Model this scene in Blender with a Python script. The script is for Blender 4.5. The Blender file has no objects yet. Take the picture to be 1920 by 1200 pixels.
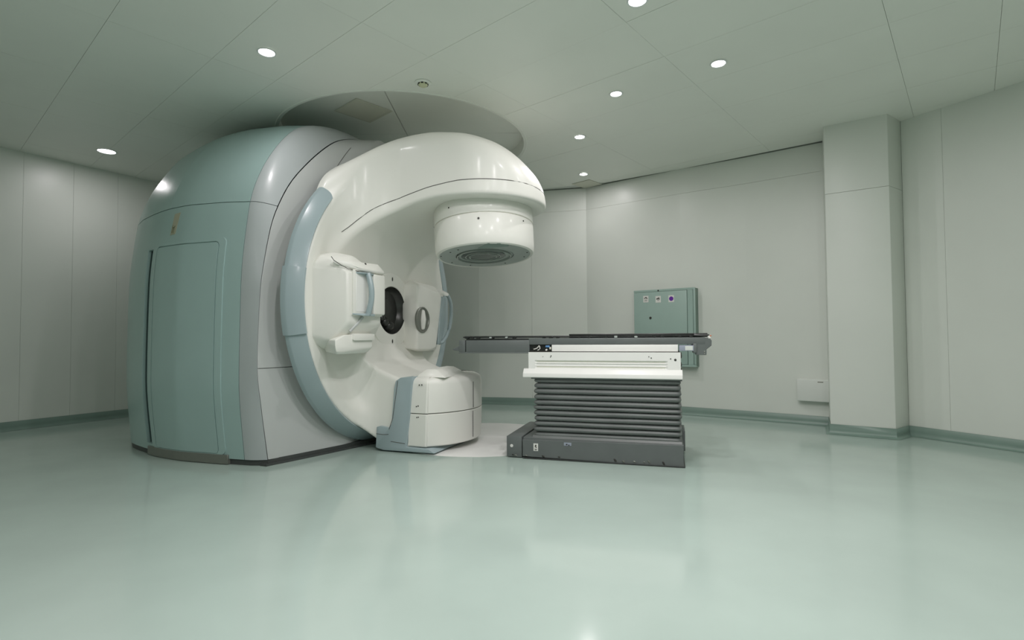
import bpy, bmesh, math, random
import numpy as np
from mathutils import Vector, Matrix

random.seed(7)
S = bpy.context.scene
COL = S.collection
PI = math.pi

# ------------------------------------------------------------------ camera, world, exposure
CAM_H, CEIL = 1.02, 3.17
pitch, roll = math.atan(0.030), math.radians(0.4)
fwd = Vector((0, math.cos(pitch), math.sin(pitch)))
r0 = Vector((1, 0, 0)); u0 = r0.cross(fwd)
right = r0 * math.cos(roll) - u0 * math.sin(roll)
upv = u0 * math.cos(roll) + r0 * math.sin(roll)
cam = bpy.data.cameras.new('camera'); camo = bpy.data.objects.new('camera', cam); COL.objects.link(camo)
m = Matrix((right, upv, -fwd)).transposed().to_4x4(); m.translation = (0, 0, CAM_H)
camo.matrix_world = m
cam.sensor_fit = 'HORIZONTAL'; cam.sensor_width = 36.0; cam.lens = 36.0 * 1000 / 1920
cam.clip_start = 0.05
S.camera = camo

w = bpy.data.worlds.new('world'); S.world = w; w.use_nodes = True
w.node_tree.nodes['Background'].inputs[0].default_value = (0, 0, 0, 1)
w.node_tree.nodes['Background'].inputs[1].default_value = 0.0
S.view_settings.view_transform = 'Standard'
S.view_settings.look = 'None'
S.view_settings.gamma = 1.0
S.view_settings.use_curve_mapping = False
S.view_settings.exposure = 0.18
LAMP_W = 11.0          # watts of one ceiling downlight
try:
    S.cycles.diffuse_bounces = 8; S.cycles.max_bounces = 14
    S.cycles.sample_clamp_indirect = 4.0
except Exception:
    pass

# ------------------------------------------------------------------ materials
MATS = {}
def lin(c):
    return tuple(((x / 255) / 12.92 if x / 255 <= 0.04045 else ((x / 255 + 0.055) / 1.055) ** 2.4) for x in c)

def mat(name, color, rough=0.4, metal=0.0, spec=0.5, noise=0.0, nscale=6.0, bump=0.0, bscale=60.0, coat=0.0, rvar=0.0):
    if name in MATS: return MATS[name]
    m = bpy.data.materials.new(name); m.use_nodes = True
    nt = m.node_tree; b = nt.nodes['Principled BSDF']
    b.inputs['Base Color'].default_value = (*color, 1)
    b.inputs['Roughness'].default_value = rough
    b.inputs['Metallic'].default_value = metal
    b.inputs['Specular IOR Level'].default_value = spec
    b.inputs['Coat Weight'].default_value = coat
    b.inputs['Coat Roughness'].default_value = 0.16
    if noise or bump or rvar:
        tc = nt.nodes.new('ShaderNodeTexCoord')
    if noise or rvar:
        n = nt.nodes.new('ShaderNodeTexNoise'); n.inputs['Scale'].default_value = nscale; n.inputs['Detail'].default_value = 5
        nt.links.new(tc.outputs['Object'], n.inputs['Vector'])
    if noise:
        r = nt.nodes.new('ShaderNodeValToRGB')
        r.color_ramp.elements[0].position = 0.3; r.color_ramp.elements[1].position = 0.7
        r.color_ramp.elements[0].color = (*[c * (1 - noise) for c in color], 1)
        r.color_ramp.elements[1].color = (*[min(1, c * (1 + noise)) for c in color], 1)
        nt.links.new(n.outputs['Fac'], r.inputs['Fac']); nt.links.new(r.outputs['Color'], b.inputs['Base Color'])
    if rvar:
        mr = nt.nodes.new('ShaderNodeMapRange')
        mr.inputs['To Min'].default_value = max(0.02, rough - rvar); mr.inputs['To Max'].default_value = rough + rvar
        nt.links.new(n.outputs['Fac'], mr.inputs['Value']); nt.links.new(mr.outputs['Result'], b.inputs['Roughness'])
    if bump:
        n2 = nt.nodes.new('ShaderNodeTexNoise'); n2.inputs['Scale'].default_value = bscale; n2.inputs['Detail'].default_value = 3
        nt.links.new(tc.outputs['Object'], n2.inputs['Vector'])
        bp = nt.nodes.new('ShaderNodeBump'); bp.inputs['Strength'].default_value = bump; bp.inputs['Distance'].default_value = 0.002
        nt.links.new(n2.outputs['Fac'], bp.inputs['Height']); nt.links.new(bp.outputs['Normal'], b.inputs['Normal'])
    MATS[name] = m; return m

def emat(name, color, strength):
    m = bpy.data.materials.new(name); m.use_nodes = True
    b = m.node_tree.nodes['Principled BSDF']
    b.inputs['Base Color'].default_value = (*color, 1)
    b.inputs['Emission Color'].default_value = (*color, 1)
    b.inputs['Emission Strength'].default_value = strength
    MATS[name] = m; return m

M_wall = mat('wall_panel', (.68, .71, .66), .36, noise=.025, nscale=1.3, bump=.05, bscale=8)
M_back = mat('wall_backing', (.30, .33, .30), .7, noise=.03)
M_ceil = mat('ceiling_panel', (.83, .845, .79), .45, noise=.02, nscale=1.5, bump=.04, bscale=8)
M_cback = mat('ceiling_backing', (.70, .72, .68), .7, noise=.03)
M_floor = mat('floor_vinyl', (.405, .495, .45), .13, spec=.5, noise=.05, nscale=1.6, bump=.04, bscale=4, rvar=.035)
M_cove = mat('cove_vinyl', (.20, .285, .245), .38, noise=.05, nscale=3)
M_disc = mat('disc_plate', (.76, .76, .74), .35, noise=.03, nscale=4)
M_teal = mat('teal_cover', (.345, .475, .46), .34, noise=.015, nscale=3, coat=.2)
M_tealshade = mat('teal_recess_shade', (.09, .145, .14), .5, noise=.02)  # teal darkened so the colour carries the shadow inside the grip channel
M_gray = mat('gray_cover', (.43, .465, .47), .38, noise=.015, nscale=3, coat=.2)
M_front = mat('gray_front', (.50, .52, .51), .42, noise=.015, nscale=3, coat=.1)
M_blue = mat('blue_gray_trim', (.33, .41, .43), .33, noise=.015, nscale=4, coat=.2)
M_white = mat('white_cover', (.785, .785, .735), .46, noise=.012, nscale=3, coat=.15)
M_seam = mat('seam_gap', (.10, .10, .09), .7, noise=.02)
M_plinth = mat('dark_plinth', (.055, .06, .058), .5, noise=.05)
M_kick = mat('kick_plate', (.19, .20, .175), .38, metal=.3, noise=.04, nscale=9)
M_bore = mat('bore_dark', (.028, .030, .027), .3, noise=.12, nscale=7)
M_metal = mat('head_face_metal', (.42, .46, .435), .45, metal=.1, noise=.04, nscale=6)
M_lens = mat('lens_glass', (.10, .12, .11), .12, noise=.06, nscale=5)
M_lensring = mat('lens_ring', (.36, .40, .37), .25, metal=.5, noise=.04)
M_notch = mat('notch_green', (.24, .31, .275), .25, noise=.03)
M_cgray = mat('couch_gray', (.125, .14, .137), .42, noise=.05, nscale=8)
M_bell = mat('bellows_fabric', (.125, .138, .133), .40, noise=.10, nscale=5, bump=.15, bscale=70)
M_black = mat('carbon_black', (.016, .018, .017), .30, noise=.1, nscale=12)
M_cwhite = mat('couch_white', (.84, .84, .81), .35, noise=.015, nscale=5, coat=.15)
M_cream = mat('couch_cream', (.72, .72, .62), .4, noise=.02)
M_cmod = mat('control_gray', (.30, .33, .40), .35, noise=.03)
M_sticker = mat('white_sticker', (.72, .72, .68), .5, noise=.02)
M_tape = mat('cream_tape', (.40, .39, .29), .6, noise=.03)
M_ink = mat('dark_ink', (.035, .035, .03), .6, noise=.02)
M_olive = mat('olive_ink', (.12, .13, .07), .6, noise=.02)
M_purple = mat('purple_ink', (.13, .02, .33), .5, noise=.02)
M_cab = mat('cabinet_green', (.33, .445, .40), .33, noise=.02, nscale=5)
M_cabdk = mat('cabinet_edge', (.16, .24, .20), .4, noise=.02)
M_box = mat('white_box', (.66, .69, .65), .4, noise=.02)
M_chrome = mat('chrome', (.6, .6, .6), .18, metal=1.0, noise=.02)
M_vent = mat('vent_cream', (.62, .62, .53), .55, noise=.03)
M_ventdk = mat('vent_dark', (.20, .20, .16), .7, noise=.03)
M_trim = mat('lamp_trim', (.75, .77, .76), .3, noise=.01)
M_yellow = mat('detector_cream', (.62, .63, .42), .45, noise=.02)
M_orange = mat('orange_plug', (.55, .16, .06), .5, noise=.02)
M_bluep = mat('blue_plug', (.12, .28, .55), .5, noise=.02)
M_lamp = emat('lamp_light', (1.0, 1.0, 1.0), 14.0)

# ------------------------------------------------------------------ helpers
def link(o, parent=None):
    COL.objects.link(o)
    if parent is not None: o.parent = parent
    return o

def mesh_obj(name, verts, faces, material, parent=None, smooth=False, label=None):
    me = bpy.data.meshes.new(name); me.from_pydata([tuple(v) for v in verts], [], [tuple(f) for f in faces])
    me.materials.append(material); me.update()
    if smooth: me.shade_smooth()
    o = link(bpy.data.objects.new(name, me), parent)
    if label: o['label'] = label
    return o

def bm_obj(name, bm, material, parent=None, smooth=None, label=None):
    bmesh.ops.recalc_face_normals(bm, faces=bm.faces)
    me = bpy.data.meshes.new(name); bm.to_mesh(me); bm.free(); me.materials.append(material)
    if smooth is not None:
        me.shade_smooth()
        me.set_sharp_from_angle(angle=math.radians(smooth))
    o = link(bpy.data.objects.new(name, me), parent)
    if label: o['label'] = label
    return o

def empty(name, loc=(0, 0, 0), rz=0.0, label=None, cat=None, group=None, kind=None):
    o = link(bpy.data.objects.new(name, None)); o.location = loc; o.rotation_euler = (0, 0, rz)
    o.empty_display_size = .1
    tag(o, label, cat, group, kind); return o

def tag(o, label=None, cat=None, group=None, kind=None):
    if label: o['label'] = label
    if cat: o['category'] = cat
    if group: o['group'] = group
    if kind: o['kind'] = kind
    return o

def add_box(bm, lo, hi, bev=0.0, seg=2):
    r = bmesh.ops.create_cube(bm, size=1.0)
    vs = r['verts']
    for v in vs:
        v.co = Vector([lo[i] + (v.co[i] + .5) * (hi[i] - lo[i]) for i in range(3)])
    if bev:
        es = list({e for v in vs for e in v.link_edges})
        bmesh.ops.bevel(bm, geom=es, offset=bev, segments=seg, profile=.5, affect='EDGES', clamp_overlap=True)

def box(name, lo, hi, material, parent=None, bev=.004, seg=2, label=None):
    bm = bmesh.new(); add_box(bm, lo, hi, bev, seg)
    return bm_obj(name, bm, material, parent, 40, label)

def hull(name, pts, material, parent=None, bev=.015, seg=3, label=None):
    bm = bmesh.new()
    for p in pts: bm.verts.new(p)
    r = bmesh.ops.convex_hull(bm, input=bm.verts)
    junk = [v for v in r['geom_interior'] if isinstance(v, bmesh.types.BMVert)] + [v for v in bm.verts if not v.link_faces]
    if junk: bmesh.ops.delete(bm, geom=list(set(junk)), context='VERTS')
    bmesh.ops.dissolve_limit(bm, angle_limit=math.radians(1.5), verts=bm.verts, edges=bm.edges)
    if bev: bmesh.ops.bevel(bm, geom=list(bm.edges), offset=bev, segments=seg, profile=.5, affect='EDGES', clamp_overlap=True)
    return bm_obj(name, bm, material, parent, 35, label)

def prism(name, poly, axis, lo, hi, material, parent=None, bev=0.0, seg=2, label=None):
    """poly: 2-D points; axis: 0/1/2 = extrusion axis, the 2-D coordinates fill the other axes in order"""
    bm = bmesh.new()
    def mk(p, t):
        c = list(p); c.insert(axis, t); return bm.verts.new(c)
    a = [mk(p, lo) for p in poly]; b = [mk(p, hi) for p in poly]
    n = len(poly)
    bm.faces.new(a[::-1]); bm.faces.new(b)
    for i in range(n): bm.faces.new((a[i], a[(i + 1) % n], b[(i + 1) % n], b[i]))
    if bev:
        bmesh.ops.recalc_face_normals(bm, faces=bm.faces)
        bmesh.ops.bevel(bm, geom=list(bm.edges), offset=bev, segments=seg, profile=.5, affect='EDGES', clamp_overlap=True)
    return bm_obj(name, bm, material, parent, 35, label)

def lathe_geo(prof, axis=2, seg=96, t0=0.0, t1=2 * PI, closed=False):
    """prof: (radius, height) points; closed = the profile is a loop"""
    full = abs(t1 - t0 - 2 * PI) < 1e-6
    n = seg if full else seg + 1
    V, Fc = [], []
    for i in range(n):
        t = t0 + (t1 - t0) * i / seg
        c, s = math.cos(t), math.sin(t)
        for r, h in prof:
            V.append((r * c, r * s, h) if axis == 2 else (h, r * c, r * s))
    k = len(prof); kk = k if closed else k - 1
    for i in range(seg):
        i2 = (i + 1) % n
        for j in range(kk):
            j2 = (j + 1) % k
            Fc.append((i * k + j, i2 * k + j, i2 * k + j2, i * k + j2))
    if not full and closed:
        Fc.append(tuple(range(k))); Fc.append(tuple((n - 1) * k + j for j in range(k))[::-1])
    return V, Fc

def lathe(name, prof, material, parent=None, axis=2, seg=96, t0=0.0, t1=2 * PI, closed=False, off=(0, 0, 0), smooth=35, label=None):
    V, Fc = lathe_geo(prof, axis, seg, t0, t1, closed)
    bm = bmesh.new(); vs = [bm.verts.new((v[0] + off[0], v[1] + off[1], v[2] + off[2])) for v in V]
    for f in Fc:
        try: bm.faces.new([vs[i] for i in f])
        except ValueError: pass
    bmesh.ops.remove_doubles(bm, verts=bm.verts, dist=1e-6)
    return bm_obj(name, bm, material, parent, smooth, label)

def add_tube(bm, path, rad, sides=8, cap=True):
    path = [Vector(p) for p in path]; rings = []
    for i, p in enumerate(path):
        d = (path[min(i + 1, len(path) - 1)] - path[max(i - 1, 0)]).normalized()
        ref = Vector((0, 0, 1)) if abs(d.z) < .9 else Vector((1, 0, 0))
        x = d.cross(ref).normalized(); y = d.cross(x)
        r = rad[i] if isinstance(rad, (list, tuple)) else rad
        rings.append([bm.verts.new(p + (x * math.cos(2 * PI * k / sides) + y * math.sin(2 * PI * k / sides)) * r) for k in range(sides)])
    for a, b in zip(rings[:-1], rings[1:]):
        for k in range(sides): bm.faces.new((a[k], a[(k + 1) % sides], b[(k + 1) % sides], b[k]))
    if cap: bm.faces.new(rings[0][::-1]); bm.faces.new(rings[-1])

def tube(name, path, rad, material, parent=None, sides=8, label=None):
    bm = bmesh.new(); add_tube(bm, path, rad, sides)
    return bm_obj(name, bm, material, parent, 60, label)

def spline(P, n):
    """Catmull-Rom through the points, n samples"""
    P = np.array(P, float); Q = np.vstack([2 * P[0] - P[1], P, 2 * P[-1] - P[-2]])
    t = np.linspace(0, len(P) - 1, n); i = np.minimum(t.astype(int), len(P) - 2); u = (t - i)[:, None]
    a, b, c, d = Q[i], Q[i + 1], Q[i + 2], Q[i + 3]
    return .5 * (2 * b + (c - a) * u + (2 * a - 5 * b + 4 * c - d) * u ** 2 + (3 * b - a - 3 * c + d) * u ** 3)

def dots(name, items, material, parent, squash=(1, 1, 1), label=None):
    """small separate pieces sharing one mesh"""
    bm = bmesh.new(); bmesh.ops.create_icosphere(bm, subdivisions=2, radius=1.0)
    me = bpy.data.meshes.new(name); bm.to_mesh(me); bm.free(); me.materials.append(material); me.shade_smooth()
    for p, r in items:
        o = link(bpy.data.objects.new(name, me), parent); o.location = p; o.scale = [r * q for q in squash]
        if label: o['label'] = label

# ------------------------------------------------------------------ the room
ROOM = [(-6.1, -3.0), (-6.1, 5.2), (-3.7, 9.27), (-.5, 8.1), (1.09, 7.72), (2.19, 6.87), (2.84, 6.43), (3.5, 5.93),
        (3.955, 5.35), (4.375, 4.53), (4.8, 3.7), (4.8, -3.0)]     # clockwise seen from above
CENTRE = Vector((0, 3, 0))

fl = mesh_obj('floor', [(x, y, 0) for x, y in ROOM] + [(x, y, -.15) for x, y in ROOM],
              [tuple(range(len(ROOM)))[::-1], tuple(range(len(ROOM), 2 * len(ROOM)))] +
              [(i, (i + 1) % 12, 12 + (i + 1) % 12, 12 + i) for i in range(12)], M_floor)
tag(fl, kind='structure')

def inward(p, q):
    d = Vector((q[0] - p[0], q[1] - p[1], 0)).normalized(); return Vector((d.y, -d.x, 0))   # room lies to the right of p->q

def wall(name, pts, cuts, zcuts, skip_panels=False):
    """backing slab with separate cladding panels set on it; cuts[i] = fractions along run i where panels join"""
    V, Fc = [], []
    for p, q in zip(pts[:-1], pts[1:]):
        n = inward(p, q); b = len(V)
        for z in (0, CEIL + .3):
            for s, (x, y) in ((-.012, p), (-.012, q), (-.16, q), (-.16, p)):
                V.append((x + n.x * s, y + n.y * s, z))
        Fc += [(b, b + 1, b + 2, b + 3), (b + 7, b + 6, b + 5, b + 4)] + [(b + i, b + 4 + i, b + 4 + (i + 1) % 4, b + (i + 1) % 4) for i in range(4)]
    wo = mesh_obj(name, V, Fc, M_back); tag(wo, kind='structure')
    for i, (p, q) in enumerate(zip(pts[:-1], pts[1:])):
        p, q = Vector((*p, 0)), Vector((*q, 0)); L = (q - p).length; d = (q - p) / L; n = inward(p, q)
        xs = [0] + list(cuts[i]) + [1]
        for a, b in zip(xs[:-1], xs[1:]):
            for z0, z1 in zip(zcuts[:-1], zcuts[1:]):
                g = .0009
                s0 = a * L + (g if a > 0 else 0); s1 = b * L - (g if b < 1 else 0)
                bm = bmesh.new()
                vs = [bm.verts.new(p + d * s + n * t + Vector((0, 0, z))) for z in (z0 + (g if z0 > .2 else 0), z1 - (g if z1 < CEIL else 0)) for s, t in ((s0, 0), (s1, 0), (s1, -.012), (s0, -.012))]
                for f in ((0, 1, 2, 3), (7, 6, 5, 4), (0, 4, 5, 1), (1, 5, 6, 2), (2, 6, 7, 3), (3, 7, 4, 0)): bm.faces.new([vs[k] for k in f])
                bm_obj('panel', bm, M_wall, wo)
    return wo

L_ = lambda i: math.dist(ROOM[i], ROOM[i + 1])
ll = L_(1)
wall('wall_left', [ROOM[0], ROOM[1], ROOM[2]],
     [[.25, .5, .75], [(s) / ll for s in np.arange(.53, ll - .1, .473)]], [.09, CEIL])
wall('wall_back', ROOM[2:8], [[.25, .5, .75], [.5], [], [], []], [.09, 2.85, CEIL])
wall('wall_right', [ROOM[8], ROOM[9], ROOM[10], ROOM[11]], [[.38], [.5], [.25, .5, .75]], [.09, CEIL])
wall('wall_rear', [ROOM[11], ROOM[0]], [[.2, .4, .6, .8]], [.09, CEIL])
# the square column in front of the corner
PIL = [(3.5, 5.93), (3.245, 5.475), (3.69, 5.165), (3.955, 5.35)]
def pil(z0, z1): 
    bm = bmesh.new(); a = [bm.verts.new((*p, z0)) for p in PIL]; b = [bm.verts.new((*p, z1)) for p in PIL]
    bm.faces.new(a); bm.faces.new(b[::-1])
    for i in range(4): bm.faces.new((a[i], b[i], b[(i + 1) % 4], a[(i + 1) % 4]))
    es = [e for e in bm.edges if abs(e.verts[0].co.z - e.verts[1].co.z) > .5]
    bmesh.ops.bevel(bm, geom=es, offset=.006, segments=2, affect='EDGES', profile=.5)
    return bm
po = bm_obj('wall_column', pil(0, 2.459), M_wall, None, 30); tag(po, kind='structure')
bm_obj('panel', pil(2.462, CEIL), M_wall, po, 30)

# coved vinyl skirting
def baseboard(name, pts):
    prof = [(.004, .102), (.007, .100), (.007, .045), (.010, .028), (.017, .012), (.027, .004), (.042, .0012), (0, .0012)]
    nrm = [inward(p, q) for p, q in zip(pts[:-1], pts[1:])]
    V, Fc = [], []
    for i, p in enumerate(pts):
        a = nrm[max(i - 1, 0)]; b = nrm[min(i, len(nrm) - 1)]
        mn = (a + b).normalized(); mn = mn / max(.3, mn.dot(a))
        for o, z in prof: V.append((p[0] + mn.x * o, p[1] + mn.y * o, z))
    k = len(prof)
    for i in range(len(pts) - 1):
        for j in range(k - 1): Fc.append((i * k + j, i * k + j + 1, (i + 1) * k + j + 1, (i + 1) * k + j))
    bm = bmesh.new(); vs = [bm.verts.new(v) for v in V]
    for f in Fc: bm.faces.new([vs[i] for i in f])
    o = bm_obj(name, bm, M_cove, None, 60); tag(o, kind='structure'); return o
baseboard('baseboard_left', ROOM[0:3]); baseboard('baseboard_back', ROOM[2:8])
baseboard('baseboard_column', PIL); baseboard('baseboard_right', ROOM[8:12]); baseboard('baseboard_rear', [ROOM[11], ROOM[0]])

# ceiling: backing ring around the round recess, and separate panels
RC, RR, RD = Vector((-1.17, 5.93)), 1.32, .13
def ray_out(ang):
    d = Vector((math.cos(ang), math.sin(ang))); best = None
    for i in range(12):
        p, q = Vector(ROOM[i]), Vector(ROOM[(i + 1) % 12]); e = q - p
        den = d.x * e.y - d.y * e.x
        if abs(den) < 1e-9: continue
        w_ = p - RC; t = (w_.x * e.y - w_.y * e.x) / den; s = (w_.x * d.y - w_.y * d.x) / den
        if t > 0 and -1e-6 <= s <= 1 + 1e-6: best = t if best is None else min(best, t)
    return RC + d * best
angs = sorted([2 * PI * i / 120 for i in range(120)] + [math.atan2(p[1] - RC.y, p[0] - RC.x) % (2 * PI) for p in ROOM])
V, Fc = [], []
for a in angs:
    o_ = ray_out(a); V += [(RC.x + RR * math.cos(a), RC.y + RR * math.sin(a), CEIL + .016), (o_.x, o_.y, CEIL + .016)]
n = len(angs)
for i in range(n): Fc.append((2 * i, 2 * i + 1, 2 * ((i + 1) % n) + 1, 2 * ((i + 1) % n)))
ceil = mesh_obj('ceiling', V, Fc, M_cback); tag(ceil, kind='structure')

GA = math.radians(40.8)
gu = Vector((math.sin(GA), math.cos(GA))); gn = Vector((math.cos(GA), -math.sin(GA)))
NL = [-10.2, -9.0, -7.8, -6.6, -6.0, -5.45, -4.37, -3.11, -1.75, -.39, .2, 1.4, 2.6, 3.8, 5.0, 6.2, 7.4]
QL = [-6.6, -5.4, -4.2, -3.0, -1.8, -.9, -.3, .3, .9, 1.56, 2.05, 2.65, 3.25, 3.85, 4.47, 5.12, 5.78, 6.4, 7.0, 7.6, 8.2]
def clip_room(poly):
    for i in range(12):
        p, q = Vector(ROOM[i]), Vector(ROOM[(i + 1) % 12]); e = q - p; nn = Vector((e.y, -e.x))
        out = []
        for j in range(len(poly)):
            a, b = poly[j], poly[(j + 1) % len(poly)]
            da, db = (a - p).dot(nn), (b - p).dot(nn)
            if da >= 0: out.append(a)
            if da * db < 0: out.append(a + (b - a) * (da / (da - db)))
        poly = out
        if len(poly) < 3: return None
    return poly
cutV, cutF = lathe_geo([(0, CEIL - .2), (RR, CEIL - .2), (RR, CEIL + .3), (0, CEIL + .3)], 2, 128)
cutter = None
for i in range(len(NL) - 1):
    for j in range(len(QL) - 1):
        # wide bays: only every second cross joint, as long panels
        if NL[i + 1] - NL[i] > 1.0 and QL[j] in (.3, -.9): continue
        g = .0011
        q1 = QL[j + 1]
        if NL[i + 1] - NL[i] > 1.0 and QL[j + 1] in (.3, -.9): q1 = QL[j + 2]
        cell = [gn * (NL[i] + g) + gu * (QL[j] + g), gn * (NL[i] + g) + gu * (q1 - g), gn * (NL[i + 1] - g) + gu * (q1 - g), gn * (NL[i + 1] - g) + gu * (QL[j] + g)]
        poly = clip_room(cell)
        if not poly: continue
        clean = [p for k, p in enumerate(poly) if (p - poly[k - 1]).length > 1e-4]
        if len(clean) < 3: continue
        dmax = max((p - RC).length for p in clean)
        if dmax < RR: continue
        dz = random.uniform(-.0006, .0006)
        bm = bmesh.new()
        a = [bm.verts.new((p.x, p.y, CEIL + dz)) for p in clean]; b = [bm.verts.new((p.x, p.y, CEIL + .0155)) for p in clean]
        nn_ = len(clean); bm.faces.new(a); bm.faces.new(b[::-1])
        for k in range(nn_): bm.faces.new((a[k], a[(k + 1) % nn_], b[(k + 1) % nn_], b[k]))
        o = bm_obj('panel', bm, M_ceil, ceil)
        # nearest distance from the recess centre to the cell
        near = 9
        for k in range(nn_):
            p, q = clean[k], clean[(k + 1) % nn_]; e = q - p; t = max(0, min(1, (RC - p).dot(e) / e.length_squared)); near = min(near, (p + e * t - RC).length)
        if near < RR + .001:
            if cutter is None:
                bmc = bmesh.new(); vs = [bmc.verts.new((v[0] + RC.x, v[1] + RC.y, v[2])) for v in cutV]
                for f in cutF:
                    bmc.faces.new([vs[q] for q in f])
                bmesh.ops.remove_doubles(bmc, verts=bmc.verts, dist=1e-5)
                cutter = bm_obj('cutter', bmc, M_ceil)
            md = o.modifiers.new('b', 'BOOLEAN'); md.operation = 'DIFFERENCE'; md.object = cutter; md.solver = 'EXACT'
bpy.context.view_layer.update()
dg = bpy.context.evaluated_depsgraph_get()
for o in list(COL.objects):
    if o.type == 'MESH' and o.modifiers and o.name.startswith('panel'):
        me = bpy.data.meshes.new_from_object(o.evaluated_get(dg)); o.modifiers.clear(); o.data = me
if cutter: bpy.data.objects.remove(cutter)
for o in [x for x in COL.objects if x.name.startswith('panel') and len(x.data.polygons) == 0]: bpy.data.objects.remove(o)
lathe('recess_rim', [(RR - .002, CEIL + .001), (RR + .03, CEIL - .006), (RR + .034, CEIL - .002), (RR + .034, CEIL + .012), (RR + .002, CEIL + .012), (RR + .002, CEIL + RD), (RR - .012, CEIL + RD), (RR - .012, CEIL + .02)],
      M_ceil, ceil, 2, 128, closed=True, off=(RC.x, RC.y, 0))
for q in range(4):      # four curved-edge panels close the recess
    pts = []
    xr = [(-1, -.004), (.004, 1)]
    sx, sy = (q % 2), (q // 2)
    V = []
    a0 = [PI, 1.5 * PI, .5 * PI, 0][[0, 1, 2, 3][q]] if False else [PI, 1.5 * PI, PI / 2, 0][q]
    cxy = Vector((RC.x + (.002 if math.cos(a0 + PI / 4) > 0 else -.002), RC.y + (.002 if math.sin(a0 + PI / 4) > 0 else -.002)))
    V = [(cxy.x, cxy.y, CEIL + RD)] + [(cxy.x + (RR - .006) * math.cos(a0 + GA * 0 + PI / 2 * k / 24), cxy.y + (RR - .006) * math.sin(a0 + PI / 2 * k / 24), CEIL + RD) for k in range(25)]
    mesh_obj('recess_panel', V, [(0, k + 1, k + 2) for k in range(24)], M_ceil, ceil)
mesh_obj('recess_backing', [(x, y, CEIL + .3) for x, y in ROOM], [tuple(range(12))], M_cback, ceil)

# ------------------------------------------------------------------ lamps in the ceiling
def downlight(x, y, r, label, watts=1.0, lip=.004):
    e = empty('ceiling_downlight', (x, y, CEIL - .001), 0, label, 'ceiling light', 'round recessed downlights in the ceiling')
    lathe('trim_ring', [(r, .0), (r + .012, -.001), (r + .014, -.004), (r + .010, -.008), (r + .002, -.008), (r - .002, -.004), (r - .004, .0)], M_trim, e, 2, 40, closed=True)
    lathe('diffuser', [(0, -.003), (r * .6, -.003), (r, -.002), (r, 0), (0, 0)], M_lamp, e, 2, 40)
    la = bpy.data.lights.new('lamp', 'AREA'); la.shape = 'DISK'; la.size = r * 1.7; la.energy = LAMP_W * watts; la.color = (1.0, .945, .96)
    lo = link(bpy.data.objects.new('lamp', la), e); lo.location = (0, 0, -.012)
    return e
downlight(-1.831, 3.949, .056, 'small round lit downlight in the ceiling in front of the teal machine housing', .45)
downlight(-4.627, 6.044, .085, 'large bright round downlight near the left wall, nearest to the dim far wall', .55)
downlight(.939, 4.679, .048, 'round lit downlight second nearest to the camera right of the white gantry arm', .6)
downlight(1.649, 4.161, .052, 'round lit downlight with visible reflector, farthest right in the ceiling', .5)
downlight(.746, 5.703, .052, 'round lit downlight right beside the tip of the white gantry arm', .9)
downlight(.965, 7.036, .050, 'farthest and smallest round lit downlight, next to the corner air vent', .4)
downlight(.819, 3.36, .055, 'round lit downlight cut by the top edge of the picture', 1.2)
for x, y, w_, where in [(.70, 2.15, 2.3, 'straight above the front floor'), (-.55, 2.3, 1.6, 'left of the one above the front floor'), (1.9, 2.1, 1.0, 'right of the one above the front floor'),
                        (.3, .9, 2.3, 'just ahead of the camera'), (-1.5, .6, 1.9, 'ahead and left of the camera'), (2.2, .4, .5, 'ahead and right of the camera'),
                        (-3.9, 1.0, .3, 'towards the left wall'), (.2, -1.3, .8, 'behind the camera')]:
    downlight(x, y, .055, 'added round downlight, unseen outside the picture, ' + where, w_)  # unseen lamps, added to brighten the front floor and camera-side faces

# ceiling smoke detector
sd = empty('smoke_detector', (-.74, 4.455, CEIL - .001), 0, 'small cream round detector in the ceiling just before the round recess', 'smoke detector')
lathe('base_ring', [(.07, 0), (.07, -.006), (.055, -.012), (.04, -.010), (.04, 0)], M_ceil, sd, 2, 40)
lathe('detector_cap', [(.042, -.004), (.040, -.020), (.030, -.030), (0, -.032)], M_yellow, sd, 2, 32)
bm = bmesh.new()
for k in range(8):
    if k == 2: continue
    a = 2 * PI * k / 8; add_box(bm, (-.009, -.0035, -.005), (.009, .0035, .005))
    bmesh.ops.transform(bm, matrix=Matrix.Translation((.041 * math.cos(a), .041 * math.sin(a), -.0155)) @ Matrix.Rotation(a + PI / 2, 4, 'Z'), verts=bm.verts[-8:])
bm_obj('sensor_slot', bm, M_ink, sd, label='dark sensor slots around the cap')

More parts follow.
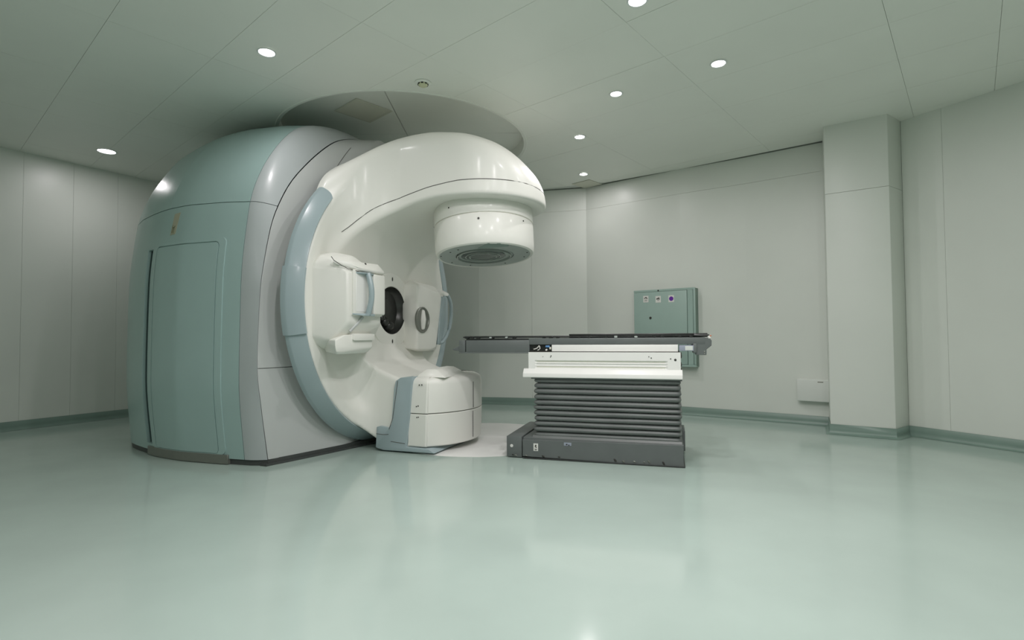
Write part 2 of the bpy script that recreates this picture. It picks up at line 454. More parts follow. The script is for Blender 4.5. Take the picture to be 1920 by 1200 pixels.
def vent(x, y, z, sx, sy, rz, label, n=9):
    e = empty('air_vent', (x, y, z), rz, label, 'air vent')
    bm = bmesh.new(); b = .022
    for lo, hi in (((-sx, -sy, -.008), (sx, -sy + b, 0)), ((-sx, sy - b, -.008), (sx, sy, 0)), ((-sx, -sy + b, -.008), (-sx + b, sy - b, 0)), ((sx - b, -sy + b, -.008), (sx, sy - b, 0))):
        add_box(bm, lo, hi, .002, 1)
    bm_obj('vent_frame', bm, M_vent, e)
    box('vent_duct', (-sx + b, -sy + b, -.0015), (sx - b, sy - b, -.0005), M_ventdk, e, bev=0)
    sl = None
    for k in range(n):
        yy = -sy + b + (k + .5) * (2 * sy - 2 * b) / n
        hw = (2 * sy - 2 * b) / n * .36
        if sl is None:
            sl = mesh_obj('slat', [(-sx + b, -hw, -.002), (sx - b, -hw, -.002), (sx - b, hw, -.007), (-sx + b, hw, -.007), (-sx + b, -hw, -.0035), (sx - b, -hw, -.0035), (sx - b, hw, -.0085), (-sx + b, hw, -.0085)],
                          [(0, 1, 2, 3), (7, 6, 5, 4), (0, 4, 5, 1), (1, 5, 6, 2), (2, 6, 7, 3), (3, 7, 4, 0)], M_vent, e); sl.location = (0, yy, 0)
        else:
            c = sl.copy(); COL.objects.link(c); c.parent = e; c.location = (0, yy, 0)
    return e
vent(-1.48, 5.305, CEIL + RD - .002, .205, .205, math.radians(45 + 2), 'square cream louvred air vent up inside the round ceiling recess', 11)
vent(1.075, 7.50, CEIL - .001, .15, .15, math.radians(46), 'small square air vent in the ceiling corner beside the farthest lamp', 8)

# ------------------------------------------------------------------ the machine: local x = axis towards the couch, y = across (far side +), z = up
MZ = -math.radians(21)
LIN = empty('linear_accelerator', (-1.155, 5.34, 0), MZ,
            'large white and teal radiotherapy machine with round gantry and overhanging treatment head', 'medical machine')
ZC = 1.334
DA, DE, DR = -.044, -.025, math.radians(1.31)      # the drum's own frame inside the machine
def drum_place(o): o.location = (DA, DE, 0); o.rotation_euler = (0, 0, DR); return o

# --- fixed housing behind the drum
teal_prof = [(-1.331, .046), (-1.382, .49), (-1.392, .782), (-1.383, 1.346), (-1.37, 1.616), (-1.334, 1.907), (-1.289, 2.159), (-1.217, 2.357),
             (-1.1, 2.569), (-.921, 2.80), (-.727, 2.96), (-.48, 3.055), (-.24, 3.095), (0, 3.105)]
gray_prof = [(-1.27, .046), (-1.345, .49), (-1.383, .80), (-1.362, 1.35), (-1.33, 1.59), (-1.255, 1.92), (-1.17, 2.125), (-1.04, 2.34),
             (-.86, 2.545), (-.66, 2.735), (-.48, 2.875), (-.30, 2.965), (-.15, 3.01), (0, 3.025)]
half_t = spline(teal_prof, 105); half_g = spline(gray_prof, 105)
def full(h): 
    r = h[::-1].copy(); r[:, 0] *= -1
    return np.vstack([h, r[1:]])
PT, PG = full(half_t), full(half_g)
ISEAM = int(np.argmin(abs(half_t[:, 1] - 2.13))); ITOP = int(np.argmin(abs(half_t[:, 1] - 1.80))); IBOT = 1
NROW = len(PT)
SA = [-2.53, -2.5, -2.42, -2.3, -2.14, -2.0, -1.764, -1.5, -1.19, -.8, -.55]
KE = [.30, .50, .68, .80, .87, .91, .965, 1.01, 1.035, 1.018, 1.0]
KZ = [.45, .58, .75, .87, .94, .985, 1.01, 1.035, 1.04, 1.025, 1.0]
def station(a):
    if a <= -.55:
        ke = float(np.interp(a, SA, KE)); kz = float(np.interp(a, SA, KZ))
        E = PT[:, 0] * ke; Z = np.where(PT[:, 1] < 1.6, PT[:, 1], 1.6 + (PT[:, 1] - 1.6) * kz)
        Z = np.where(Z > 3.0, 3.0 + .14 * np.tanh((Z - 3.0) / .14), Z)
        return np.stack([np.full(NROW, a), E, Z], -1)
    t = (a + .55) / .18; s = t ** 2.0        # rounded front corner
    Q = PT * (1 - s) + PG * s
    return np.stack([np.full(NROW, a), Q[:, 0], Q[:, 1]], -1)

def shell(name, stations, rows, material, parent, hole=None, thick=.025, label=None, rowgap=None, smooth=50):
    V, idx = [], {}
    Fc = []
    for i, a in enumerate(stations):
        P = station(a)
        for j in rows:
            idx[i, j] = len(V); V.append(P[j])
    for i in range(len(stations) - 1):
        for j, j2 in zip(rows[:-1], rows[1:]):
            if hole and hole(stations[i], stations[i + 1], j, j2): continue
            Fc.append((idx[i, j], idx[i + 1, j], idx[i + 1, j2], idx[i, j2]))
    bm = bmesh.new(); vs = [bm.verts.new(v) for v in V]
    for f in Fc: bm.faces.new([vs[k] for k in f])
    bmesh.ops.recalc_face_normals(bm, faces=bm.faces)
    c = Vector((-1.3, 0, 1.2)); f0 = max(bm.faces, key=lambda f: f.calc_area())
    if (f0.calc_center_median() - c).dot(f0.normal) < 0: bmesh.ops.reverse_faces(bm, faces=bm.faces)
    bm.normal_update()
    # give the shell its thickness inwards
    old = list(bm.faces); off = {v: v.co - v.normal * thick for v in bm.verts}
    bnd = [e for e in bm.edges if len(e.link_faces) == 1]
    bl = [(e.verts[0], e.verts[1], e.link_faces[0]) for e in bnd]
    nv = {v: bm.verts.new(off[v]) for v in list(bm.verts)}
    for f in old: bm.faces.new([nv[v] for v in f.verts][::-1])
    for v0, v1, f in bl:
        vl = list(f.verts); k = vl.index(v0)
        if vl[(k + 1) % len(vl)] is v1: bm.faces.new((v1, v0, nv[v0], nv[v1]))
        else: bm.faces.new((v0, v1, nv[v1], nv[v0]))
    me = bpy.data.meshes.new(name); bm.to_mesh(me); bm.free(); me.materials.append(material)
    me.shade_smooth(); me.set_sharp_from_angle(angle=math.radians(smooth))
    o = link(bpy.data.objects.new(name, me), parent)
    if label: o['label'] = label
    return o

G = .0028
st_teal = [-2.53, -2.515, -2.48, -2.42, -2.34, -2.25, -2.14, -2.0, -1.9, -1.8, -1.728, -1.622, -1.56, -1.45, -1.35, -1.25, -1.15, -1.05, -.95, -.85, -.78, -.71, -.65, -.60, -.55 - G]
R_all = list(range(NROW))
rows_near = list(range(0, ISEAM + 1)); rows_far = list(range(NROW - 1 - ISEAM, NROW)); rows_top = list(range(ISEAM, NROW - ISEAM))
# a finger's width of joint between lower covers and dome: the dome starts one fine row higher
near_hole = lambda a0, a1, j, j2: (abs(a0 + 1.728) < .001 and IBOT <= j and j2 <= ITOP)
shell('side_cover', st_teal, rows_near, M_teal, LIN, near_hole, label='teal side cover with service door')
shell('side_cover', st_teal, rows_far, M_teal, LIN)
def shift_rows(o, dz):       # open the joint under a cover by lifting its lowest row
    me = o.data
    zmin = {}
    for v in me.vertices:
        k = round(v.co.x, 3)
        zmin[k] = min(zmin.get(k, 9), v.co.z)
    for v in me.vertices:
        if v.co.z < zmin[round(v.co.x, 3)] + .012: v.co.z += dz
for st, nm in (([s for s in st_teal if s <= -1.45] , 'dome_cover'), ([-1.45 + .002] + [s for s in st_teal if s > -1.45], 'dome_cover')):
    shift_rows(shell(nm, st, rows_top, M_teal, LIN), .006)
box('dome_liner', (-1.9, -1.0, 1.9), (-.45, 1.0, 2.3), M_plinth, LIN, bev=0, label='dark inner frame behind the cover joints')
st_band = [-.55 + G, -.53, -.50, -.47, -.44, -.42, -.40, -.385, -.376, -.37 - G]
shell('corner_band', st_band, rows_near, M_gray, LIN, label='glossy grey rounded corner cover')
shell('corner_band', st_band, rows_far, M_gray, LIN)
shift_rows(shell('corner_band', st_band, rows_top, M_gray, LIN, label='glossy grey rounded arch cover'), .005)
# front cover: heightfield inside the grey arch
def front_cover(name, z0, z1, t0=-1.0, t1=1.0):
    zs = np.concatenate([np.linspace(z0, min(z1, 2.6), 24), np.linspace(2.6, z1, 26)[1:] if z1 > 2.6 else np.array([])])
    ts = np.linspace(t0, t1, 60); V = []; Fc = []
    hz = half_g[:, 1]; he = -half_g[:, 0]
    for z in zs:
        E = float(np.interp(z, hz, he)) - G
        for t in ts:
            V.append((min(-.37 + .33 * (1 - abs(t)) ** .9, -.175), E * t, z))
    n = len(ts)
    for i in range(len(zs) - 1):
        for j in range(n - 1): Fc.append((i * n + j, i * n + j + 1, (i + 1) * n + j + 1, (i + 1) * n + j))
    o = mesh_obj(name, V, Fc, M_front, LIN, True); return o
front_cover('front_cover', .048, .776); front_cover('front_cover', .781, 3.02)
tube('cover_seam', [(-.37 + .33 * (1 - .72) ** .9 + .001, -.72 * float(np.interp(z, half_g[:, 1], -half_g[:, 0])), z) for z in np.linspace(2.42, 2.84, 14)], .0022, M_seam, LIN, 6)

def Ecov(a, z):       # distance of the near cover from the axis plane
    P = station(a)[:rows_near[-1] + 30]; return float(np.interp(z, P[:, 2], P[:, 1]))
def cover_patch(name, rings_or_rect, proud, material, back=-.004, inner=None, na=14, nz=26, label=None, rad=.06):
    """slab lying on the curved side: outer rounded rect (a0,a1,z0,z1), optional inner rect cut-out"""
    def rr(a0, a1, z0, z1, r, n=8):
        P = []
        for (cx_, cz_, t0) in ((a1 - r, z1 - r, 0), (a0 + r, z1 - r, PI / 2), (a0 + r, z0 + r, PI), (a1 - r, z0 + r, 1.5 * PI)):
            for k in range(n + 1):
                t = t0 + PI / 2 * k / n; P.append((cx_ + r * math.cos(t), cz_ + r * math.sin(t)))
        # subdivide the long straight edges
        Q = []
        for k in range(len(P)):
            p, q = P[k], P[(k + 1) % len(P)]; L = math.dist(p, q); m_ = max(1, int(L / .06))
            for s in range(m_): Q.append((p[0] + (q[0] - p[0]) * s / m_, p[1] + (q[1] - p[1]) * s / m_))
        return Q
    o_ = rr(*rings_or_rect, rad)
    bm = bmesh.new()
    top = [bm.verts.new((a, Ecov(a, z) - proud, z)) for a, z in o_]
    bot = [bm.verts.new((a, Ecov(a, z) - back, z)) for a, z in o_]
    n = len(o_)
    for k in range(n): bm.faces.new((bot[k], bot[(k + 1) % n], top[(k + 1) % n], top[k]))
    if inner:
        i_ = []
        a0, a1, z0, z1 = inner; A0, A1, Z0, Z1 = rings_or_rect
        for a, z in o_:   # same count, mapped to the inner rectangle
            i_.append((a0 + (a - A0) * (a1 - a0) / (A1 - A0), z0 + (z - Z0) * (z1 - z0) / (Z1 - Z0)))
        ti = [bm.verts.new((a, Ecov(a, z) - proud, z)) for a, z in i_]; bi = [bm.verts.new((a, Ecov(a, z) - back, z)) for a, z in i_]
        for k in range(n):
            bm.faces.new((top[k], top[(k + 1) % n], ti[(k + 1) % n], ti[k])); bm.faces.new((ti[k], ti[(k + 1) % n], bi[(k + 1) % n], bi[k]))
    else:
        # concentric rings to follow the curve
        a0, a1, z0, z1 = rings_or_rect; ca, cz = (a0 + a1) / 2, (z0 + z1) / 2
        prev = top
        for s in (.85, .7, .55, .4, .25, .1):
            cur = [bm.verts.new((ca + (a - ca) * s, Ecov(ca + (a - ca) * s, cz + (z - cz) * s) - proud, cz + (z - cz) * s)) for a, z in o_]
            for k in range(n): bm.faces.new((prev[k], prev[(k + 1) % n], cur[(k + 1) % n], cur[k]))
            prev = cur
        bm.faces.new(prev)
    bmesh.ops.recalc_face_normals(bm, faces=bm.faces)
    return bm_obj(name, bm, material, LIN, 30, label)
cover_patch('door_frame', (-1.615, -.722, .075, 1.845), .008, M_teal, inner=(-1.548, -.785, .082, 1.815), rad=.05)
cover_patch('service_door', (-1.538, -.795, .086, 1.805), .008, M_teal, rad=.03)
# recessed grip channel at the hinge side of the door
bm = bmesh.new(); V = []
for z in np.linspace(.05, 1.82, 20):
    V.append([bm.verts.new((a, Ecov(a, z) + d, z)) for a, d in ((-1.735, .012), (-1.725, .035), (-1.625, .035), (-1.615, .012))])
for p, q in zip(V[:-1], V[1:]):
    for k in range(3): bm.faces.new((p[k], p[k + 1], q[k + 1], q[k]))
bm_obj('grip_channel', bm, M_tealshade, LIN, 40, 'recessed grip channel with its shade painted dark')
# taped notice with a few dark strokes
def on_side(a, z, d=.002): return (a, Ecov(a, z) - d, z)
nt_ = mesh_obj('taped_notice', [on_side(-1.385, 1.905), on_side(-1.315, 1.912), on_side(-1.285, 2.10), on_side(-1.365, 2.095), on_side(-1.385, 1.905, 0), on_side(-1.315, 1.912, 0), on_side(-1.285, 2.10, 0), on_side(-1.365, 2.095, 0)],
               [(3, 2, 1, 0), (0, 1, 5, 4), (1, 2, 6, 5), (2, 3, 7, 6), (3, 0, 4, 7)], M_tape, LIN, label='faded cream strip of tape with dark strokes')
bm = bmesh.new()
for path in ([(-1.362, 1.993), (-1.360, 1.965), (-1.366, 1.925)], [(-1.338, 1.975), (-1.341, 1.955), (-1.345, 1.92)], [(-1.330, 1.985), (-1.338, 1.972), (-1.352, 1.972), (-1.358, 1.965)]):
    add_tube(bm, [on_side(a, z, .0025) for a, z in path], .0028, 6)
bm_obj('ink_marks', bm, M_olive, nt_)

# plinth and metal kick plate
foot = []
for a in (-.375, -.42, -.5, -.6, -.8, -1.0, -1.2, -1.4, -1.6, -1.8, -2.0, -2.14, -2.3, -2.42, -2.5):
    foot.append((a, station(a)[0][1] + .012))
fp = [(a, e) for a, e in foot] + [(a, -e) for a, e in foot[::-1]]
front_pts = [(-.37 + .33 * (1 - abs(t)) ** .9 + .004, t * 1.265) for t in np.linspace(1, -1, 25)]
prism('plinth', fp + front_pts[1:-1], 2, 0.0, .05, M_plinth, LIN, label='dark floor plinth')
fe = [(-.355, -1.30)] + [(-.37 + .33 * (1 - abs(t)) ** .9 + .02, t * 1.265) for t in np.linspace(-.98, -.18, 12)] + [(-.12, -.2), (-.42, -1.30)]
prism('plinth_lip', fe, 2, .0, .018, M_plinth, LIN)
kp = [(a, Ecov(a, .05) - .016) for a in np.linspace(-1.70, -.70, 14)]
prism('kick_plate', kp + [(a, e + .035) for a, e in kp[::-1]], 2, .004, .078, M_kick, LIN, bev=.002, seg=1, label='taupe metal kick plate')

# --- rotating drum ring
RW = 1.242
drum_place(lathe('gantry_ring', [(RW - .01, -.15), (1.318, -.15), (1.328, -.140), (1.328, -.108), (1.324, -.096), (RW + .018, -.006), (RW + .010, .003), (RW + .002, .0), (RW - .01, -.03)], M_blue, LIN, 1, 160, closed=True, off=(0, 0, ZC), label='blue-grey outer band of the drum'))
def pad(t0, t1):
    return drum_place(lathe('band_pad', [(RW + .01, -.155), (1.332, -.155), (1.342, -.143), (1.342, -.104), (1.338, -.088), (RW + .038, .004), (RW + .028, .016), (RW + .014, .016), (RW + .008, 0)], M_blue, LIN, 1, 24, t0, t1, True, (0, 0, ZC), label='raised blue-grey pad on the drum band'))
pad(PI - .185, PI + .225)
drum_place(lathe('face_trim', [(1.14, -.04), (RW, -.03), (RW + .004, .004), (RW - .006, .010), (1.15, .010), (1.14, .004)], M_blue, LIN, 1, 60, -.95, .75, True, (0, 0, ZC), label='blue-grey trim on the far side of the drum face'))

# --- white gantry body by a signed distance field
def smin(a, b, k):
    h = np.maximum(k - np.abs(a - b), 0); return np.minimum(a, b) - h * h / (4 * k)
def smax(a, b, k): return -smin(-a, -b, k)
LO_A = [-.3, -.15, -.10, .05, .21, .37, .55, .70, .845, 1.1, 1.7]
LO_Z = [1.58, 1.69, 1.735, 1.90, 2.04, 2.125, 2.18, 2.205, 2.215, 2.21, 2.20]
TP_A = [-.15, -.02, .08, .2, .33, .48, .65, .8, .95, 1.1, 1.2, 1.3, 1.4, 1.5, 1.6]
TP_Z = [2.76, 2.80, 2.83, 2.87, 2.90, 2.915, 2.915, 2.895, 2.865, 2.805, 2.75, 2.67, 2.56, 2.42, 2.26]
BL_A = [-.2, -.06, .02, .10, .18, .28, .383, .6]
BL_Z = [1.02, .864, .786, .745, .712, .675, .645, .63]
def smooth_interp(x, X, Y):
    t = np.linspace(0, len(X) - 1, 200); C = spline(list(zip(X, Y)), 200); return np.interp(x, C[:, 0], C[:, 1])
def gantry_sdf(a, e, z):
    ca, sa = math.cos(DR), math.sin(DR)
    da = (a - DA) * ca + (e - DE) * sa; de = -(a - DA) * sa + (e - DE) * ca       # drum frame
    r = np.hypot(de, z - ZC)
    s = np.clip((1.155 - r) / .15, 0, 1); fr = -.035 * s * s * (3 - 2 * s)
    drum = smax(smax(r - RW, da - fr, .025), -(da + .13), .02)
    W = .575 + .23 * np.clip((.42 - a) / .42, 0, 1.3) ** 1.5
    plan = np.where(a < .97, np.abs(e) - W, np.hypot(a - .97, e) - .575)
    low = (smooth_interp(a, LO_A, LO_Z) - z) * np.interp(a, [-.3, .1, .5, .9], [.66, .70, .9, 1])
    drop = 1.28 - np.sqrt(np.maximum(1.28 ** 2 - np.minimum(np.abs(e), 1.1) ** 2, .02))
    top = (z + drop - smooth_interp(a, TP_A, TP_Z)) * np.interp(a, [-.2, .3, 1.0, 1.3, 1.5], [.75, .88, .88, .7, .6])
    arm = smax(smax(smax(plan, top, .10), low, .03), -(da + .155), .03)
    cw = smax(smax(np.abs(e) - .50, z - smooth_interp(a, BL_A, BL_Z), .04), a - .45, .03)
    cw = smax(cw, -(da + .13), .02)
    d = smin(smin(drum, arm, .20), cw, .22)
    lim = r - (RW + np.maximum(0, da - .01) * np.where(z > 1.3, 3.0, .55) + np.where(z > 1.9, 1.0, 0))
    d = smax(d, lim, .012)
    d = smax(d, .02 - z, .01)
    return np.maximum(d, .24 - np.hypot(e, z - 1.285))     # the bore
def surface_nets(fn, lo, hi, h):
    ax = [np.arange(lo[i], hi[i] + h, h) for i in range(3)]
    X, Y, Z = np.meshgrid(*ax, indexing='ij'); F = fn(X, Y, Z)
    sh = F.shape; ins = F < 0
    c = [s - 1 for s in sh]
    cnt = np.zeros(c); acc = np.zeros((3, *c))
    idx3 = np.indices(c).astype(float)
    for axis in range(3):
        for d1 in (0, 1):
            for d2 in (0, 1):
                o = [0, 0, 0]; oth = [k for k in range(3) if k != axis]; o[oth[0]] = d1; o[oth[1]] = d2
                s0 = tuple(slice(o[k], o[k] + c[k]) for k in range(3)); o2 = list(o); o2[axis] = 1
                s1 = tuple(slice(o2[k], o2[k] + c[k]) for k in range(3))
                f0, f1 = F[s0], F[s1]; x = (f0 < 0) != (f1 < 0)
                t = np.where(x, f0 / np.where(f0 == f1, 1, f0 - f1), 0)
                cnt += x
                for k in range(3): acc[k] += np.where(x, (t if k == axis else o[k]), 0)
    act = cnt > 0; vid = -np.ones(c, int); vid[act] = np.arange(act.sum())
    V = np.stack([ax[k][0] + h * (idx3[k][act] + acc[k][act] / cnt[act]) for k in range(3)], -1)
    Q = []
    for axis in range(3):
        o1, o2 = [k for k in range(3) if k != axis]
        s0 = [slice(1, c[k]) for k in range(3)]; s0[axis] = slice(0, c[axis])
        s1 = list(s0); s1[axis] = slice(1, c[axis] + 1)
        a_, b_ = ins[tuple(s0)], ins[tuple(s1)]
        P = np.argwhere(a_ != b_)
        sgn = a_[a_ != b_]
        base = P.copy(); base[:, o1] += 1; base[:, o2] += 1
        def g(d1, d2):
            q = base.copy(); q[:, o1] -= d1; q[:, o2] -= d2; return vid[q[:, 0], q[:, 1], q[:, 2]]
        q = np.stack([g(1, 1), g(0, 1), g(0, 0), g(1, 0)], -1)
        flip = sgn if axis != 1 else ~sgn
        q[~flip] = q[~flip][:, ::-1]; Q.append(q)
    Q = np.vstack(Q); Q = Q[(Q >= 0).all(1)]
    eps = h * .25
    for _ in range(3):          # pull the vertices onto the surface
        x, y, z = V.T; f = fn(x, y, z)
        gr = np.stack([(fn(x + eps, y, z) - fn(x - eps, y, z)), (fn(x, y + eps, z) - fn(x, y - eps, z)), (fn(x, y, z + eps) - fn(x, y, z - eps))], -1) / (2 * eps)
        g2 = np.maximum((gr ** 2).sum(1), .25)
        stp = np.clip(f / g2, -h * .6, h * .6)[:, None] * gr; V = V - stp
    return V, Q
V, Q = surface_nets(gantry_sdf, (-.19, -1.33, -.03), (1.66, 1.33, 3.02), .018)
gb = mesh_obj('gantry_body', V, Q, M_white, LIN, True, 'white drum face with overhanging arm')

def on_body(a, z, e0=-1.0, side=1):       # walk along +e until the body is met
    e = np.arange(e0, 1.0, .003); d = gantry_sdf(np.full_like(e, a), e, np.full_like(e, z))
    k = np.argmax(d < 0); return (a, float(e[k]) - .0, z) if d[k] < 0 else None
def on_tip(th, z):
    r = np.arange(.8, .2, -.003); d = gantry_sdf(.97 + r * math.cos(th), r * math.sin(th), np.full_like(r, z))
    k = np.argmax(d < 0); return (.97 + float(r[k]) * math.cos(th), float(r[k]) * math.sin(th), z)
SE_A = [-.11, -.04, .03, .10, .19, .30, .42, .53, .69, .85, .97]; SE_Z = [1.775, 1.865, 1.965, 2.055, 2.14, 2.20, 2.242, 2.27, 2.305, 2.325, 2.335]
pth = []
for a in np.linspace(.0, .97, 60):
    p = on_body(a, float(smooth_interp(a, SE_A, SE_Z)))
    if p: pth.append(p)
pth += [on_tip(t, 2.335 - .0 * t) for t in np.linspace(-PI / 2 + .05, 1.2, 40)]
tube('arm_seam', pth, .0036, M_seam, gb, 6, label='thin joint line along the arm')
# --- treatment head
HD = link(bpy.data.objects.new('treatment_head', None), LIN); HD.location = (.97, 0, 1.768); HD.rotation_euler = (-math.radians(4.6), -math.radians(4.2), 0)
HD.empty_display_size = .1
HR = .462
lathe('head_shell', [(.425, .004), (.438, 0), (.452, .010), (.459, .03), (HR + .002, .08), (HR + .004, .265), (HR + .001, .272), (HR - .010, .274), (HR - .010, .282), (HR + .001, .284), (HR + .004, .291),
                     (HR + .003, .415), (HR - .004, .430), (HR - .02, .436), (HR - .02, .50)], M_white, HD, 2, 128)
lathe('face_plate', [(0, .012), (.20, .012), (.20, .008), (.262, .008), (.262, .016), (.272, .016), (.272, .004), (.427, .004), (.428, .012)], M_metal, HD, 2, 96, label='grey-green metal face of the head')
lathe('lens', [(0, .001), (.13, .001), (.19, .003), (.205, .006), (.207, .012)], M_lens, HD, 2, 64, label='dark round beam window', off=(-.02, 0, 0))
lathe('lens_ring', [(.128, .002), (.128, -.004), (.134, -.006), (.140, -.004), (.140, .002)], M_lensring, HD, 2, 8, closed=True, off=(-.02, 0, 0))
lathe('lens_ring', [(.158, .002), (.158, -.002), (.163, -.004), (.168, -.002), (.168, .003)], M_lensring, HD, 2, 48, closed=True, off=(-.02, 0, 0))
lathe('guard_ring', [(.243, .012), (.243, -.008), (.249, -.011), (.255, -.008), (.255, .012)], M_lensring, HD, 2, 64, closed=True, off=(-.01, 0, 0))
hull('notch', [(.06, -.29, -.003), (.20, -.395, .0), (.29, -.335, .0), (.345, -.26, -.003), (.32, -.215, -.003), (.06, -.29, .02), (.20, -.415, .05), (.295, -.355, .05), (.345, -.26, .02), (.32, -.215, .02)], M_notch, HD, .003, 1, label='dark green glazed notch in the head face')
dots('screw', [((q * math.cos(th), q * math.sin(th), .003), .008) for th, q in ((-2.2, .36), (-1.9, .35), (.2, .40), (.6, .38), (2.4, .37), (3.0, .38), (-2.6, .41), (1.4, .36))], M_ink, HD, (1, 1, .5))
for th, z, r in ((-1.86, .36, .006), (-1.25, .22, .009), (-.30, .235, .006), (-2.75, .305, .005), (-1.35, .445, .010), (-1.28, .447, .007)):
    bm = bmesh.new(); bmesh.ops.create_cone(bm, cap_ends=True, segments=12, radius1=r, radius2=r, depth=.010,
        matrix=Matrix.Translation(((HR + .004) * math.cos(th), (HR + .004) * math.sin(th), z)) @ Matrix.Rotation(th, 4, 'Z') @ Matrix.Rotation(PI / 2, 4, 'Y'))
    bm_obj('screw_hole', bm, M_ink, HD)

# --- bore at the drum centre
lathe('bore_plate', [(.375, -.15), (.375, -.060), (.370, -.052), (.245, -.048), (.238, -.055), (.236, -.12)], M_white, LIN, 1, 96, off=(0, 0, 1.285), label='round white plate around the bore')
lathe('bore', [(.237, -.052), (.225, -.10), (.20, -.13), (.12, -.135), (.115, -.125), (.06, -.12), (0, -.12)], M_bore, LIN, 1, 64, off=(0, 0, 1.285), label='dark round bore opening')
dots('bore_fitting', [((-.12, y, z), q) for y, z, q in ((-.04, 1.17, .05), (.03, 1.13, .06), (-.09, 1.21, .04))], M_bore, LIN)
dots('plate_slot', [((-.049, 0, z), 1.0) for z in (1.60, .975)], M_ink, LIN, (.003, .010, .022))
bm = bmesh.new(); bmesh.ops.create_uvsphere(bm, u_segments=16, v_segments=10, radius=.022, matrix=Matrix.Translation((-.035, .262, 1.285)))
bm_obj('locking_knob', bm, M_plinth, LIN, 60, 'small dark knob beside the bore')

# --- near imaging pod (left in view), folded against the drum
PODL = link(bpy.data.objects.new('imaging_pod', None), LIN); PODL['label'] = 'near white imaging pod with vertical blue-grey handle'
hull('pod_shell', [(-.05, -1.185, 1.60), (-.05, -1.19, 1.05), (-.05, -1.10, 1.70), (-.05, -.95, 1.745), (-.05, -.60, 1.74), (-.05, -.40, 1.62), (-.05, -.40, .98), (-.05, -.98, .905), (-.05, -1.12, .955),
                    (.27, -1.10, 1.545), (.27, -1.10, 1.13), (.27, -.66, 1.545), (.27, -.66, 1.13), (.10, -.50, 1.60), (.10, -.50, 1.02), (.12, -1.12, 1.66), (.16, -.9, 1.70), (.12, -1.14, .99), (.13, -.95, .95)], M_white, PODL, .022, 4)
box('front_slab', (.262, -1.055, 1.195), (.292, -.665, 1.565), M_white, PODL, .010, 3)
box('handle_well', (.288, -1.03, 1.225), (.294, -.875, 1.54), M_cwhite, PODL, .003, 1)
box('slab_cover', (.285, -.845, 1.205), (.335, -.685, 1.545), M_white, PODL, .014, 3)
hd = bmesh.new(); pa = []
for k in range(15):
    t = k / 14; pa.append((.325 + .035 * math.sin(PI * t), -.915, 1.205 + .335 * t))
add_tube(hd, pa, .023, 12)
bm_obj('grab_handle', hd, M_blue, PODL, 50, 'vertical blue-grey grab handle')
hull('handle_foot', [(.285, -1.07, 1.20), (.285, -.80, 1.20), (.34, -.99, 1.19), (.34, -.84, 1.19), (.285, -1.07, 1.21), (.285, -.80, 1.21), (.345, -.97, 1.21), (.345, -.85, 1.21)], M_blue, PODL, .003, 1)
hull('handle_foot', [(.285, -1.04, 1.53), (.285, -.80, 1.53), (.335, -.97, 1.535), (.335, -.85, 1.535), (.285, -1.04, 1.545), (.285, -.80, 1.545), (.335, -.97, 1.545), (.335, -.85, 1.545)], M_blue, PODL, .003, 1)
hull('upper_tab', [(.17, -1.16, 1.64), (.17, -.62, 1.665), (.30, -1.02, 1.575), (.33, -.80, 1.575), (.32, -.67, 1.575), (.17, -1.16, 1.60), (.17, -.62, 1.56), (.29, -1.0, 1.555), (.32, -.80, 1.555), (.31, -.67, 1.555), (.26, -1.05, 1.63), (.27, -.70, 1.645)], M_white, PODL, .012, 3)
tube('tab_seam', [(.175, -1.185, 1.655), (.19, -1.17, 1.625), (.225, -1.125, 1.59), (.26, -1.085, 1.565), (.293, -1.03, 1.553), (.315, -.92, 1.549)], .003, M_seam, PODL, 6)
hull('lower_box', [(-.02, -1.02, .90), (-.02, -.45, .88), (-.02, -.45, 1.03), (-.02, -1.05, 1.0), (.24, -1.215, .945), (.24, -1.20, .90), (.24, -1.215, 1.0), (.24, -1.10, 1.04), (.24, -.74, 1.04), (.24, -.74, .93), (.20, -.80, .885), (.22, -1.17, .885)], M_white, PODL, .012, 3, 'small white lower box of the pod')
hull('lower_lid', [(.18, -1.01, 1.02), (.18, -.73, 1.02), (.262, -1.01, .99), (.262, -.73, .99), (.18, -1.01, 1.055), (.18, -.73, 1.055), (.262, -1.01, 1.045), (.262, -.73, 1.045)], M_white, PODL, .008, 2)
tube('diagonal_strut', [(.285, -.93, 1.185), (.265, -.985, 1.125), (.235, -1.035, 1.065)], .012, M_front, PODL, 8)
dots('screw_hole', [((.275, -.885, 1.625), .010), ((.30, -.86, 1.578), .008), ((.222, -1.03, .905), .007)], M_ink, PODL)

# --- far imaging pod
PODR = link(bpy.data.objects.new('imaging_pod', None), LIN); PODR['label'] = 'far white imaging pod with round turning knob'
hull('pod_shell', [(-.08, .22, 1.56), (-.08, .22, .90), (-.08, .95, 1.56), (-.08, .95, .86), (-.08, .5, .85), (.12, .20, 1.565), (.12, .20, .885), (.12, .68, 1.50), (.12, .73, 1.43), (.12, .58, .90), (.12, .47, .875), (-.04, .85, 1.6), (-.03, .3, 1.62)], M_white, PODR, .018, 3)
bm = bmesh.new()
KM = Matrix.Translation((.122, .285, 1.195))
V_, F_ = lathe_geo([(.135, -.004), (.135, .012), (.128, .018), (.118, .016), (.112, .006), (0, .004)], 1, 48)
vs = [bm.verts.new(KM @ Vector(v)) for v in V_]
for f in F_:
    try: bm.faces.new([vs[i] for i in f])
    except ValueError: pass
bmesh.ops.remove_doubles(bm, verts=bm.verts, dist=1e-6)
kn = bm_obj('turning_knob', bm, M_kick, PODR, 40, 'grey round recess with white grip bar')
